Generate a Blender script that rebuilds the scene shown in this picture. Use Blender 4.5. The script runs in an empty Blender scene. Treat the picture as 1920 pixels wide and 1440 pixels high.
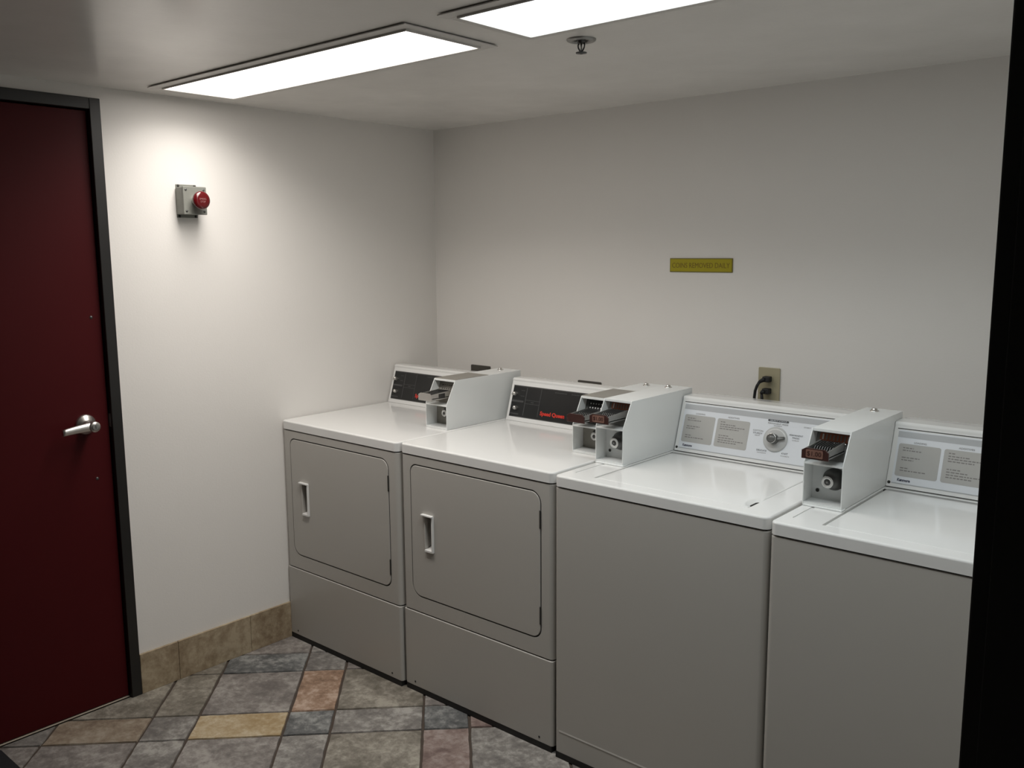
import bpy, bmesh, math, random
from mathutils import Vector, Matrix
random.seed(7)
scene = bpy.context.scene
COL = scene.collection
PI = math.pi

# ------------------------------------------------------------------ materials
def new_mat(name):
    m = bpy.data.materials.new(name); m.use_nodes = True
    nt = m.node_tree
    b = nt.nodes['Principled BSDF']
    return m, nt, b

def L(c):
    return (c[0], c[1], c[2], 1.0)

def paint(name, col, rough=0.4, var=0.03, vscale=6.0, bump=0.0, bscale=200.0, spec=0.5, metal=0.0, rvar=0.05, coat=0.0):
    """painted / enamelled surface: faint tonal variation, optional orange-peel bump"""
    m, nt, b = new_mat(name)
    N = nt.nodes; K = nt.links
    tc = N.new('ShaderNodeTexCoord')
    no = N.new('ShaderNodeTexNoise'); no.inputs['Scale'].default_value = vscale; no.inputs['Detail'].default_value = 4
    K.new(tc.outputs['Object'], no.inputs['Vector'])
    mx = N.new('ShaderNodeMix'); mx.data_type = 'RGBA'
    mx.inputs[6].default_value = L([c * (1 - var) for c in col]); mx.inputs[7].default_value = L([min(1, c * (1 + var)) for c in col])
    K.new(no.outputs['Fac'], mx.inputs[0]); K.new(mx.outputs[2], b.inputs['Base Color'])
    mr = N.new('ShaderNodeMapRange'); mr.inputs[3].default_value = max(0.02, rough - rvar); mr.inputs[4].default_value = rough + rvar
    K.new(no.outputs['Fac'], mr.inputs[0]); K.new(mr.outputs[0], b.inputs['Roughness'])
    b.inputs['Specular IOR Level'].default_value = spec
    b.inputs['Metallic'].default_value = metal
    b.inputs['Coat Weight'].default_value = coat
    if bump > 0:
        n2 = N.new('ShaderNodeTexNoise'); n2.inputs['Scale'].default_value = bscale; n2.inputs['Detail'].default_value = 2
        K.new(tc.outputs['Object'], n2.inputs['Vector'])
        bp = N.new('ShaderNodeBump'); bp.inputs['Strength'].default_value = bump; bp.inputs['Distance'].default_value = 0.002
        K.new(n2.outputs['Fac'], bp.inputs['Height']); K.new(bp.outputs['Normal'], b.inputs['Normal'])
    return m

def slate(name, base, light, dark, seed):
    m, nt, b = new_mat(name)
    N = nt.nodes; K = nt.links
    tc = N.new('ShaderNodeTexCoord')
    mp = N.new('ShaderNodeMapping'); mp.inputs['Location'].default_value = (seed * 3.1, seed * 1.7, 0)
    K.new(tc.outputs['Object'], mp.inputs['Vector'])
    n1 = N.new('ShaderNodeTexNoise'); n1.inputs['Scale'].default_value = 6.5; n1.inputs['Detail'].default_value = 8; n1.inputs['Roughness'].default_value = 0.66; n1.inputs['Distortion'].default_value = 0.35
    n2 = N.new('ShaderNodeTexNoise'); n2.inputs['Scale'].default_value = 38; n2.inputs['Detail'].default_value = 8; n2.inputs['Roughness'].default_value = 0.7; n2.inputs['Distortion'].default_value = 0.1
    for n in (n1, n2): K.new(mp.outputs[0], n.inputs['Vector'])
    r = N.new('ShaderNodeValToRGB'); e = r.color_ramp.elements
    e[0].position = 0.43; e[0].color = L(dark); e[1].position = 0.62; e[1].color = L(light)
    k = e.new(0.52); k.color = L(base)
    ad = N.new('ShaderNodeMath'); ad.operation = 'MULTIPLY_ADD'; ad.inputs[1].default_value = 0.45; ad.inputs[2].default_value = 0.0
    K.new(n2.outputs['Fac'], ad.inputs[0])
    a2 = N.new('ShaderNodeMath'); a2.operation = 'MULTIPLY_ADD'; a2.inputs[1].default_value = 0.6
    K.new(n1.outputs['Fac'], a2.inputs[0]); K.new(ad.outputs[0], a2.inputs[2])
    K.new(a2.outputs[0], r.inputs[0]); K.new(r.outputs[0], b.inputs['Base Color'])
    b.inputs['Roughness'].default_value = 0.55
    bp = N.new('ShaderNodeBump'); bp.inputs['Strength'].default_value = 0.6; bp.inputs['Distance'].default_value = 0.006
    K.new(a2.outputs[0], bp.inputs['Height']); K.new(bp.outputs['Normal'], b.inputs['Normal'])
    return m

def emitter(name, col, strength):
    m, nt, b = new_mat(name)
    N = nt.nodes; K = nt.links
    tc = N.new('ShaderNodeTexCoord')
    no = N.new('ShaderNodeTexChecker'); no.inputs['Scale'].default_value = 120
    no.inputs['Color1'].default_value = L(col); no.inputs['Color2'].default_value = L([c * 0.96 for c in col])
    K.new(tc.outputs['Object'], no.inputs['Vector'])
    K.new(no.outputs['Color'], b.inputs['Emission Color'])
    b.inputs['Base Color'].default_value = (0.8, 0.8, 0.8, 1)
    b.inputs['Emission Strength'].default_value = strength
    return m

M = {}
M['wall'] = paint('wall_paint', (0.83, 0.806, 0.772), 0.5, 0.02, 3.0, 0.12, 160)
M['ceiling'] = paint('ceiling_gloss_paint', (0.81, 0.79, 0.755), 0.22, 0.035, 5.0, 0.10, 60, spec=0.5, rvar=0.08)
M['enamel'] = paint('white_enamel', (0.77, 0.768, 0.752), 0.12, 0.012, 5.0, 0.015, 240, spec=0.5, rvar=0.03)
M['enamel_shaded'] = paint('white_enamel_textured_shaded', (0.465, 0.447, 0.415), 0.3, 0.012, 5.0, 0.05, 300)  # same white enamel darkened for the dim fronts, shade put into the colour
M['meter'] = paint('meter_enamel', (0.79, 0.805, 0.795), 0.25, 0.02, 8.0, 0.03, 260)
M['black_base'] = paint('black_base', (0.012, 0.011, 0.010), 0.7, 0.2)
M['gap'] = paint('dark_gap', (0.03, 0.028, 0.025), 0.7, 0.2)
M['black_panel'] = paint('black_panel', (0.010, 0.010, 0.010), 0.35, 0.1)
M['grey_print'] = paint('grey_print', (0.055, 0.055, 0.055), 0.5, 0.1)
M['pale_print'] = paint('pale_print', (0.35, 0.35, 0.34), 0.5, 0.1)
M['red_print'] = paint('red_print', (0.62, 0.035, 0.02), 0.4, 0.05)
M['steel'] = paint('brushed_steel', (0.66, 0.64, 0.61), 0.36, 0.06, 30, metal=1.0)
M['chrome'] = paint('chrome', (0.80, 0.79, 0.77), 0.12, 0.03, 30, metal=1.0)
M['dull_steel'] = paint('dull_steel', (0.30, 0.30, 0.29), 0.4, 0.12, 25, metal=0.7)
M['dark_steel'] = paint('dark_steel', (0.09, 0.09, 0.088), 0.4, 0.12, 25, metal=0.6)
M['pale_ring'] = paint('lock_ring', (0.75, 0.75, 0.73), 0.25, 0.05, 30, metal=0.2)
M['copper'] = paint('copper_plate', (0.42, 0.15, 0.09), 0.38, 0.12, 40, metal=0.5)
M['price'] = paint('price_plate', (0.24, 0.13, 0.10), 0.4, 0.2, 60, metal=0.3)
M['maroon'] = paint('maroon_plate', (0.045, 0.018, 0.015), 0.35, 0.25, 60)
M['tan_metal'] = paint('tan_metal', (0.27, 0.255, 0.225), 0.4, 0.15, 40, metal=0.2)
M['panel_white'] = paint('panel_white', (0.72, 0.74, 0.77), 0.3, 0.012, 8)
M['band_grey'] = paint('band_grey', (0.44, 0.45, 0.46), 0.35, 0.03, 8)
M['box_grey'] = paint('box_grey', (0.43, 0.42, 0.40), 0.4, 0.03, 8)
M['text_grey'] = paint('text_grey', (0.20, 0.19, 0.18), 0.5, 0.1)
M['text_dark'] = paint('text_dark', (0.07, 0.075, 0.08), 0.5, 0.1)
M['navy'] = paint('navy_print', (0.015, 0.015, 0.05), 0.4, 0.1)
M['dial'] = paint('dial_plastic', (0.50, 0.50, 0.49), 0.25, 0.04, 20)
M['knob'] = paint('knob_grey', (0.11, 0.11, 0.105), 0.3, 0.08, 30)
M['red_door'] = paint('red_door_paint', (0.058, 0.0042, 0.0055), 0.5, 0.06, 4, 0.04, 90, spec=0.14)
M['black_frame'] = paint('black_frame_paint', (0.012, 0.0112, 0.0105), 0.4, 0.1, 5)
M['jamb_black'] = paint('jamb_black_paint', (0.006, 0.006, 0.007), 0.5, 0.1, 5)
M['travertine'] = slate('travertine', (0.33, 0.255, 0.165), (0.45, 0.365, 0.25), (0.23, 0.165, 0.10), 3)
M['grout'] = paint('grout', (0.062, 0.045, 0.034), 0.85, 0.2, 40, 0.3, 300)
M['yellow'] = paint('yellow_plate', (0.40, 0.34, 0.012), 0.4, 0.06, 20)
M['yellow_edge'] = paint('yellow_edge', (0.17, 0.14, 0.02), 0.5, 0.1, 20)
M['sign_text'] = paint('sign_text', (0.19, 0.13, 0.012), 0.5, 0.1, 20)
M['grey_cast'] = paint('grey_cast_metal', (0.215, 0.22, 0.195), 0.45, 0.08, 40, 0.1, 150)
M['red_button'] = paint('red_button', (0.095, 0.004, 0.006), 0.15, 0.05, 20, coat=0.3)
M['pink_text'] = paint('button_text', (0.30, 0.13, 0.13), 0.5, 0.05)
M['ivory'] = paint('ivory_plate', (0.40, 0.36, 0.24), 0.4, 0.04, 20)
M['outlet_dark'] = paint('outlet_dark_plate', (0.075, 0.068, 0.058), 0.5, 0.1, 30)
M['rubber'] = paint('black_rubber', (0.008, 0.008, 0.009), 0.6, 0.1, 40, 0.2, 300)
M['mat'] = paint('floor_mat_rubber', (0.006, 0.006, 0.008), 0.8, 0.2, 60, 0.4, 400)
M['fixture'] = paint('fixture_white', (0.66, 0.64, 0.61), 0.4, 0.02, 10)
M['lens_warm'] = emitter('lamp_lens_warm', (1.0, 0.945, 0.885), 4.4)
M['lens_cool'] = emitter('lamp_lens_cool', (0.92, 0.985, 1.0), 3.3)
M['threshold'] = paint('pale_threshold', (0.42, 0.36, 0.29), 0.6, 0.2, 50)
M['hall'] = paint('hall_paint', (0.30, 0.28, 0.26), 0.6, 0.03)

SL = [slate('slate_grey', (0.210, 0.195, 0.178), (0.39, 0.37, 0.34), (0.13, 0.118, 0.110), 1),
      slate('slate_violet', (0.212, 0.190, 0.174), (0.36, 0.333, 0.305), (0.135, 0.119, 0.110), 2),
      slate('slate_olive', (0.210, 0.188, 0.155), (0.37, 0.34, 0.285), (0.13, 0.115, 0.09), 4),
      slate('slate_rust', (0.31, 0.20, 0.135), (0.50, 0.375, 0.295), (0.185, 0.115, 0.075), 5),
      slate('slate_ochre', (0.42, 0.32, 0.19), (0.54, 0.455, 0.32), (0.33, 0.23, 0.11), 6),
      slate('slate_blue', (0.130, 0.132, 0.130), (0.31, 0.31, 0.295), (0.07, 0.072, 0.072), 7),
      slate('slate_tan', (0.26, 0.205, 0.150), (0.36, 0.305, 0.24), (0.17, 0.125, 0.09), 8),
      slate('slate_rose', (0.225, 0.165, 0.145), (0.33, 0.27, 0.245), (0.14, 0.095, 0.085), 9)]

# ------------------------------------------------------------------ mesh helpers
class MB:
    """collects shapes into one mesh, several material slots allowed"""
    def __init__(self):
        self.bm = bmesh.new(); self.mats = []
    def mi(self, m):
        if m not in self.mats: self.mats.append(m)
        return self.mats.index(m)
    def _add(self, src, mat, mtx=None):
        i = self.mi(mat)
        if mtx is not None: src.transform(mtx)
        bmesh.ops.recalc_face_normals(src, faces=src.faces)
        vm = {v: self.bm.verts.new(v.co) for v in src.verts}
        for f in src.faces:
            try:
                g = self.bm.faces.new([vm[v] for v in f.verts]); g.material_index = i; g.smooth = f.smooth
            except ValueError:
                pass
        src.free()
    def box(self, x0, x1, y0, y1, z0, z1, mat, bev=0.0, seg=2, mtx=None):
        b = bmesh.new()
        bmesh.ops.create_cube(b, size=1.0)
        for v in b.verts:
            v.co = Vector((x0 + (v.co.x + .5) * (x1 - x0), y0 + (v.co.y + .5) * (y1 - y0), z0 + (v.co.z + .5) * (z1 - z0)))
        if bev > 0:
            bmesh.ops.bevel(b, geom=list(b.edges), offset=bev, segments=seg, affect='EDGES', profile=0.5)
        self._add(b, mat, mtx); return self
    def prism(self, pts, axis, a0, a1, mat, bev=0.0, seg=2, mtx=None, bev_filter=None):
        """polygon pts (2-D) extruded along an axis: 'x' -> (y,z), 'y' -> (x,z), 'z' -> (x,y)"""
        def P(p, a):
            if axis == 'x': return Vector((a, p[0], p[1]))
            if axis == 'y': return Vector((p[0], a, p[1]))
            return Vector((p[0], p[1], a))
        b = bmesh.new()
        lo = [b.verts.new(P(p, a0)) for p in pts]; hi = [b.verts.new(P(p, a1)) for p in pts]
        n = len(pts)
        b.faces.new(lo[::-1]); b.faces.new(hi)
        for i in range(n):
            b.faces.new([lo[i], lo[(i + 1) % n], hi[(i + 1) % n], hi[i]])
        bmesh.ops.recalc_face_normals(b, faces=b.faces)
        if bev > 0:
            ed = [e for e in b.edges if (bev_filter is None or bev_filter(e))]
            bmesh.ops.bevel(b, geom=ed, offset=bev, segments=seg, affect='EDGES', profile=0.5, clamp_overlap=True)
        self._add(b, mat, mtx); return self
    def lathe(self, prof, mat, mtx=None, n=28, smooth=True):
        """profile of (r, h), spun round z"""
        b = bmesh.new(); rings = []
        for r, h in prof:
            if r < 1e-6: rings.append([b.verts.new((0, 0, h))])
            else: rings.append([b.verts.new((r * math.cos(2 * PI * k / n), r * math.sin(2 * PI * k / n), h)) for k in range(n)])
        for A, B in zip(rings[:-1], rings[1:]):
            for k in range(n):
                if len(A) == 1 and len(B) == 1: continue
                if len(A) == 1: f = b.faces.new([A[0], B[k], B[(k + 1) % n]])
                elif len(B) == 1: f = b.faces.new([A[k], A[(k + 1) % n], B[0]])
                else: f = b.faces.new([A[k], A[(k + 1) % n], B[(k + 1) % n], B[k]])
                f.smooth = smooth
        self._add(b, mat, mtx); return self
    def tube(self, pts, r, mat, n=10, mtx=None, closed_ends=True):
        b = bmesh.new(); rings = []
        pts = [Vector(p) for p in pts]
        up = Vector((0.13, 0.27, 0.95)).normalized()
        for i, p in enumerate(pts):
            t = (pts[min(i + 1, len(pts) - 1)] - pts[max(i - 1, 0)]).normalized()
            s = t.cross(up)
            if s.length < 1e-4: s = t.cross(Vector((1, 0, 0)))
            s.normalize(); q = s.cross(t).normalized()
            rr = r[i] if isinstance(r, (list, tuple)) else r
            rings.append([b.verts.new(p + rr * (math.cos(2 * PI * k / n) * s + math.sin(2 * PI * k / n) * q)) for k in range(n)])
        for A, B in zip(rings[:-1], rings[1:]):
            for k in range(n):
                f = b.faces.new([A[k], A[(k + 1) % n], B[(k + 1) % n], B[k]]); f.smooth = True
        if closed_ends:
            b.faces.new(rings[0][::-1]); b.faces.new(rings[-1])
        self._add(b, mat, mtx); return self
    def plate(self, outline, fn, t, mat, lift=0.0):
        """flat plate: outline in (u,v); fn(u,v,out) gives the point"""
        b = bmesh.new()
        lo = [b.verts.new(fn(u, v, lift)) for u, v in outline]; hi = [b.verts.new(fn(u, v, lift + t)) for u, v in outline]
        n = len(outline)
        b.faces.new(lo[::-1]); b.faces.new(hi)
        for i in range(n): b.faces.new([lo[i], lo[(i + 1) % n], hi[(i + 1) % n], hi[i]])
        self._add(b, mat); return self
    def mesh(self, me, mat, mtx=None):
        b = bmesh.new(); b.from_mesh(me); self._add(b, mat, mtx); return self
    def text(self, body, fn, u0, u1, v0, v1, t, mat, lift=0.0, weight=0.0):
        """lettering stretched into the rectangle u0..u1, v0..v1 of surface fn"""
        me = text_mesh(body, weight)
        xs = [v.co.x for v in me.vertices]; ys = [v.co.y for v in me.vertices]
        if not xs: return self
        a0, a1, b0, b1 = min(xs), max(xs), min(ys), max(ys)
        b = bmesh.new(); b.from_mesh(me)
        zs = [v.co.z for v in b.verts]; zm, zM = min(zs), max(zs)
        for v in b.verts:
            u = u0 + (v.co.x - a0) / (a1 - a0) * (u1 - u0); w = v0 + (v.co.y - b0) / (b1 - b0) * (v1 - v0)
            o = lift + t * ((v.co.z - zm) / (zM - zm) if zM > zm else 1)
            v.co = fn(u, w, o)
        self._add(b, mat); return self
    def build(self, name, parent=None, loc=None, bevel=0.0, smooth_angle=None):
        me = bpy.data.meshes.new(name)
        self.bm.to_mesh(me); self.bm.free()
        for m in self.mats: me.materials.append(m)
        o = bpy.data.objects.new(name, me); COL.objects.link(o)
        if loc is not None: o.location = loc
        if parent is not None: o.parent = parent
        if bevel > 0:
            md = o.modifiers.new('bevel', 'BEVEL'); md.width = bevel; md.segments = 2; md.limit_method = 'ANGLE'; md.angle_limit = math.radians(40)
            md.use_clamp_overlap = True
        return o

_txt = {}
def text_mesh(body, weight=0.0):
    if (body, weight) in _txt: return _txt[(body, weight)]
    cu = bpy.data.curves.new('lettering', 'FONT'); cu.body = body; cu.extrude = 0.05; cu.resolution_u = 3; cu.offset = weight
    o = bpy.data.objects.new('lettering', cu); COL.objects.link(o)
    dg = bpy.context.evaluated_depsgraph_get(); dg.update()
    me = bpy.data.meshes.new_from_object(o.evaluated_get(dg))
    bpy.data.objects.remove(o)
    _txt[(body, weight)] = me
    return me

def rrect(x0, x1, y0, y1, r, n=6, radii=None):
    rs = radii or (r, r, r, r)      # order: bottom-left, bottom-right, top-right, top-left
    out = []
    for (cx, cy, a0, rr) in ((x0, y0, PI, rs[0]), (x1, y0, 1.5 * PI, rs[1]), (x1, y1, 0, rs[2]), (x0, y1, .5 * PI, rs[3])):
        sx = 1 if cx == x0 else -1; sy = 1 if cy == y0 else -1
        if rr <= 0: out.append((cx, cy)); continue
        for k in range(n + 1):
            a = a0 + .5 * PI * k / n
            out.append((cx + sx * rr + rr * math.cos(a), cy + sy * rr + rr * math.sin(a)))
    return out

def circ(cx, cy, r, n=24):
    return [(cx + r * math.cos(2 * PI * k / n), cy + r * math.sin(2 * PI * k / n)) for k in range(n)]

def boolean(o, cutters, op='DIFFERENCE'):
    """carve the cutter meshes out of o and keep the result as plain mesh"""
    par = o.parent; o.parent = None      # cut in the thing's own coordinates
    for c in cutters:
        md = o.modifiers.new('cut', 'BOOLEAN'); md.operation = op; md.object = c; md.solver = 'EXACT'
    bpy.context.view_layer.update()
    dg = bpy.context.evaluated_depsgraph_get(); dg.update()
    me = bpy.data.meshes.new_from_object(o.evaluated_get(dg))
    o.modifiers.clear()
    old = o.data; o.data = me; me.name = old.name
    bpy.data.meshes.remove(old)
    o.parent = par
    for c in cutters:
        d = c.data; bpy.data.objects.remove(c); bpy.data.meshes.remove(d)

def bevel_mod(o, w, ang=40):
    md = o.modifiers.new('bevel', 'BEVEL'); md.width = w; md.segments = 2; md.limit_method = 'ANGLE'; md.angle_limit = math.radians(ang)

def tag(o, label=None, cat=None, group=None, kind=None):
    if label: o['label'] = label
    if cat: o['category'] = cat
    if group: o['group'] = group
    if kind: o['kind'] = kind
    return o

def thing(name, loc, label, cat, group=None, rotz=0.0):
    o = bpy.data.objects.new(name, None); COL.objects.link(o)
    o.empty_display_size = 0.05
    o.location = loc; o.rotation_euler = (0, 0, rotz)
    return tag(o, label, cat, group)

def facing(axis_to, origin):
    """matrix that turns local z to the given direction at origin"""
    q = Vector((0, 0, 1)).rotation_difference(Vector(axis_to).normalized())
    return Matrix.Translation(Vector(origin)) @ q.to_matrix().to_4x4()

# ------------------------------------------------------------------ the room
H = 2.109                 # ceiling height
XR = 2.84                 # right wall of the laundry alcove
YF = -1.99                # front line of the alcove
HX, HY = 5.2, -4.3        # the dim hall the photograph is taken from
DY0, DY1, DZ = -1.5204, -2.52, 2.0698      # red door frame, outer edges
FW = 0.036

# floor: slate tiles of two widths laid on the diagonal
def build_floor():
    mb = MB(); gi = mb.mi(M['grout'])
    bm = mb.bm
    for m in SL: mb.mi(m)
    g = [bm.verts.new(p) for p in ((-.02, HY - .02, -.0045), (HX + .02, HY - .02, -.0045), (HX + .02, .02, -.0045), (-.02, .02, -.0045))]
    bm.faces.new(g).material_index = gi
    per, nar = 0.4615, 0.156
    s0, t0 = -0.515, 1.2525          # starts of one narrow strip on either axis
    def clip(poly):
        for ax, lim, sg in ((0, 0.0, 1), (0, HX, -1), (1, HY, 1), (1, 0.0, -1)):
            out = []
            for i in range(len(poly)):
                a, b = poly[i], poly[(i + 1) % len(poly)]
                da, db = sg * (a[ax] - lim), sg * (b[ax] - lim)
                if da >= 0: out.append(a)
                if da * db < 0:
                    k = da / (da - db); out.append((a[0] + k * (b[0] - a[0]), a[1] + k * (b[1] - a[1])))
            poly = out
            if len(poly) < 3: return None
        return poly
    fixed = {(0, 'n', -1, 'w'): 3, (-1, 'w', 0, 'n'): 4, (0, 'n', 0, 'n'): 5, (-2, 'w', 0, 'n'): 6, (1, 'n', 0, 'w'): 7,
             (-1, 'w', -1, 'w'): 1, (-1, 'n', 0, 'n'): 0, (-1, 'w', -1, 'n'): 5, (0, 'n', -1, 'n'): 0, (0, 'w', -1, 'w'): 2,
             (0, 'w', 0, 'n'): 0, (0, 'w', 0, 'w'): 2, (1, 'n', 0, 'n'): 5, (1, 'w', 0, 'w'): 0, (-1, 'w', 0, 'w'): 1, (0, 'n', 0, 'w'): 0,
             (-1, 'n', 0, 'w'): 0, (-2, 'n', 0, 'w'): 1, (-2, 'n', 0, 'n'): 0, (-3, 'w', 0, 'n'): 2, (-3, 'w', 0, 'w'): 1, (-3, 'n', 0, 'w'): 2, (-2, 'w', 0, 'w'): 1, (1, 'w', 0, 'n'): 7, (-1, 'n', -1, 'w'): 2, (-2, 'w', -1, 'w'): 2}
    rnd = random.Random(11)
    q = 1 / math.sqrt(2)
    for i in range(-10, 12):
        for si, (sa, sb) in (('n', (s0 + i * per, s0 + i * per + nar)), ('w', (s0 + i * per + nar, s0 + (i + 1) * per))):
            for j in range(-6, 14):
                for ti, (ta, tb) in (('n', (t0 + j * per, t0 + j * per + nar)), ('w', (t0 + j * per + nar, t0 + (j + 1) * per))):
                    gr = 0.0052
                    c = [(sa + gr, ta + gr), (sb - gr, ta + gr), (sb - gr, tb - gr), (sa + gr, tb - gr)]
                    poly = []
                    for k in range(4):
                        a, b = c[k], c[(k + 1) % 4]
                        nn = max(2, int(math.hypot(b[0] - a[0], b[1] - a[1]) / 0.03))
                        for w in range(nn):
                            f = w / nn
                            s = a[0] + f * (b[0] - a[0]) + rnd.uniform(-.0014, .0014); t = a[1] + f * (b[1] - a[1]) + rnd.uniform(-.0014, .0014)
                            poly.append((q * (s + t), q * (s - t)))
                    r = rnd.random()
                    mid = fixed.get((i, si, j, ti))
                    if mid is None: mid = 0 if r < .32 else 1 if r < .55 else 2 if r < .76 else 5 if r < .84 else 6 if r < .91 else 7 if r < .96 else 3
                    poly = clip(poly)
                    if not poly: continue
                    ar = sum(poly[k][0] * poly[(k + 1) % len(poly)][1] - poly[(k + 1) % len(poly)][0] * poly[k][1] for k in range(len(poly)))
                    if ar < 0: poly = poly[::-1]
                    cx = sum(p[0] for p in poly) / len(poly); cy = sum(p[1] for p in poly) / len(poly)
                    top = [bm.verts.new((p[0], p[1], 0)) for p in poly]
                    bot = []
                    for p in poly:
                        d = math.hypot(p[0] - cx, p[1] - cy) or 1
                        bot.append(bm.verts.new((p[0] + .0016 * (p[0] - cx) / d, p[1] + .0016 * (p[1] - cy) / d, -.0045)))
                    f = bm.faces.new(top); f.material_index = 1 + mid
                    n = len(top)
                    for k in range(n):
                        bm.faces.new([top[(k + 1) % n], top[k], bot[k], bot[(k + 1) % n]]).material_index = 1 + mid
    # slab below, so that the floor has depth
    mb.box(-.12, HX + .12, HY - .12, .12, -.12, -.0055, M['grout'])
    o = mb.build('floor')
    tag(o, 'diagonal multicoloured slate tile floor with dark grout lines', 'floor', kind='structure')
build_floor()

# lamps recessed in the ceiling: (x0, x1) of the lens, y0..y1
LAMPS = [(0.158, 1.333), (1.505, 2.680)]
LY0, LY1 = -1.382, -1.117
mb = MB()
ys = [HY - .12, LY0, LY1, .12]
xs = [-.12, LAMPS[0][0], LAMPS[0][1], LAMPS[1][0], LAMPS[1][1], HX + .12]
for i in range(5):
    for j in range(3):
        if j == 1 and i in (1, 3): continue
        mb.box(xs[i], xs[i + 1], ys[j], ys[j + 1], H, H + .1, M['ceiling'])
ceil = mb.build('ceiling'); tag(ceil, 'low glossy off-white painted ceiling with two recessed lamps', 'ceiling', kind='structure')

mb = MB()   # left wall with the door opening
mb.box(-.12, 0, DY0 - .02, .0, 0, H, M['wall'])
mb.box(-.12, 0, DY1 + .02, DY0 - .02, DZ - .02, H, M['wall'])
mb.box(-.12, 0, HY, DY1 + .02, 0, H, M['wall'])
tag(mb.build('wall_left'), 'off-white left wall around the red door', 'wall', kind='structure')
tag(MB().box(-.12, HX, 0, .12, 0, H, M['wall']).build('wall_back'), 'off-white back wall above the row of machines', 'wall', kind='structure')
tag(MB().box(XR, XR + .12, YF + .005, 0, 0, H, M['wall']).build('wall_right'), 'off-white right wall beside the last washer', 'wall', kind='structure')
tag(MB().box(2.905, HX, YF - .11, YF + .005, 0, H, M['hall']).build('wall_front'), 'hall wall to the right of the black jamb', 'wall', kind='structure')
tag(MB().box(-.12, HX, HY - .12, HY, 0, H, M['hall']).build('wall_rear'), 'hall wall behind the viewer', 'wall', kind='structure')
tag(MB().box(HX, HX + .12, HY, 0, 0, H, M['hall']).build('wall_hall_side'), 'hall wall at the far right', 'wall', kind='structure')

# black steel jamb at the right of the opening
mb = MB()
mb.box(2.823, 2.905, -2.10, YF + .005, 0, H, M['jamb_black'], 0.002)
mb.box(2.838, 2.92, -2.104, -2.098, 0, H, M['jamb_black'], 0.001)
tag(mb.build('trim_1'), 'tall black steel door jamb at the right edge of the opening', 'door jamb', kind='structure')

# stone skirting, cut in tiles
def skirting(name, axis, cuts, zt, label):
    mb = MB()
    for a0, a1 in zip(cuts[:-1], cuts[1:]):
        lo, hi = sorted((a0, a1))
        if axis == 'y': mb.box(0, .0105, lo + .0006, hi - .0006, 0, zt, M['travertine'], .0012)
        else: mb.box(lo + .0006, hi - .0006, -.0105, 0, 0, zt, M['travertine'], .0012)
    tag(mb.build(name), label, 'baseboard', kind='structure')
skirting('baseboard_left', 'y', [DY0 + .001, -1.372, -1.067, -.8745], 0.148, 'tan stone baseboard between the red door and the first dryer')
skirting('baseboard_back', 'x', [.012 + (XR - .012) * k / 9 for k in range(10)], 0.148, 'tan stone baseboard behind the machines')
tag(MB().box(-.05, -.0065, DY1 + FW, DY0 - FW, 0.0, .0030, M['threshold'], .0008).build('trim_2'), 'pale worn strip under the red door', 'threshold', kind='structure')

# ------------------------------------------------------------------ red door in the left wall
door = thing('door_1', (0, (DY0 + DY1) / 2, 0), 'dark red flush door in a black steel frame at the left', 'door')
door['kind'] = 'structure'
OY = -(DY0 + DY1) / 2
def dl(y): return y + OY
mb = MB()
pf = .012
for ya, yb in ((DY0 - FW, DY0), (DY1, DY1 + FW)):
    mb.box(-.10, pf, dl(ya), dl(yb), 0, DZ, M['black_frame'], .002)
mb.box(-.10, pf, dl(DY1 + FW), dl(DY0 - FW), DZ - FW, DZ, M['black_frame'], .002)
# rebate behind the leaf
mb.box(-.10, -.068, dl(DY0 - FW - .014), dl(DY0 - FW), 0, DZ - FW, M['black_frame'])
mb.box(-.10, -.068, dl(DY1 + FW), dl(DY1 + FW + .014), 0, DZ - FW, M['black_frame'])
mb.box(-.10, -.068, dl(DY1 + FW), dl(DY0 - FW), DZ - FW - .014, DZ - FW, M['black_frame'])
# strike plate edge
mb.box(-.012, .0005, dl(DY0 - FW - .0015), dl(DY0 - FW), .985, 1.03, M['dull_steel'])
mb.build('door_frame', door)
lx = -.010
mb = MB()
mb.box(lx - .044, lx, dl(DY1 + FW + .004), dl(DY0 - FW - .003), .0065, DZ - FW - .004, M['red_door'], .0015)
leaf = mb.build('door_leaf', door)
for (sy, sz) in ((-1.612, .812), (-1.592, 1.36)):
    MB().lathe([(0, .0022), (.004, .0018), (.0055, 0)], M['dark_steel'], facing((1, 0, 0), (lx, dl(sy), sz)), n=14).build('screw', leaf)
hy, hz = -1.638, 1.004
hd = MB().lathe([(.034, 0), (.034, .004), (.031, .010), (.018, .016), (.0145, .020), (.0145, .052), (.0, .052)], M['steel'], facing((1, 0, 0), (lx, dl(hy), hz)))
hd = hd.build('door_handle', door)
mb = MB()   # lever, keyed at its hub
pts = []
for k in range(13):
    f = k / 12
    pts.append((f * .112, -.004 * f * f * 2.0))
n = 14; b = bmesh.new(); rings = []
for k, (d, dz) in enumerate(pts):
    f = k / 12; hh = .0172 * (1 - .36 * f); ww = .0125 * (1 - .45 * f)
    if k == 0: hh, ww = .013, .010
    rings.append([b.verts.new((lx + .060 + ww * math.cos(2 * PI * a / n), dl(hy) - d + .012, hz + dz + hh * math.sin(2 * PI * a / n))) for a in range(n)])
for A, B in zip(rings[:-1], rings[1:]):
    for a in range(n):
        b.faces.new([A[a], A[(a + 1) % n], B[(a + 1) % n], B[a]]).smooth = True
b.faces.new(rings[0][::-1]); b.faces.new(rings[-1])
mb._add(b, M['steel'])
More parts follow.
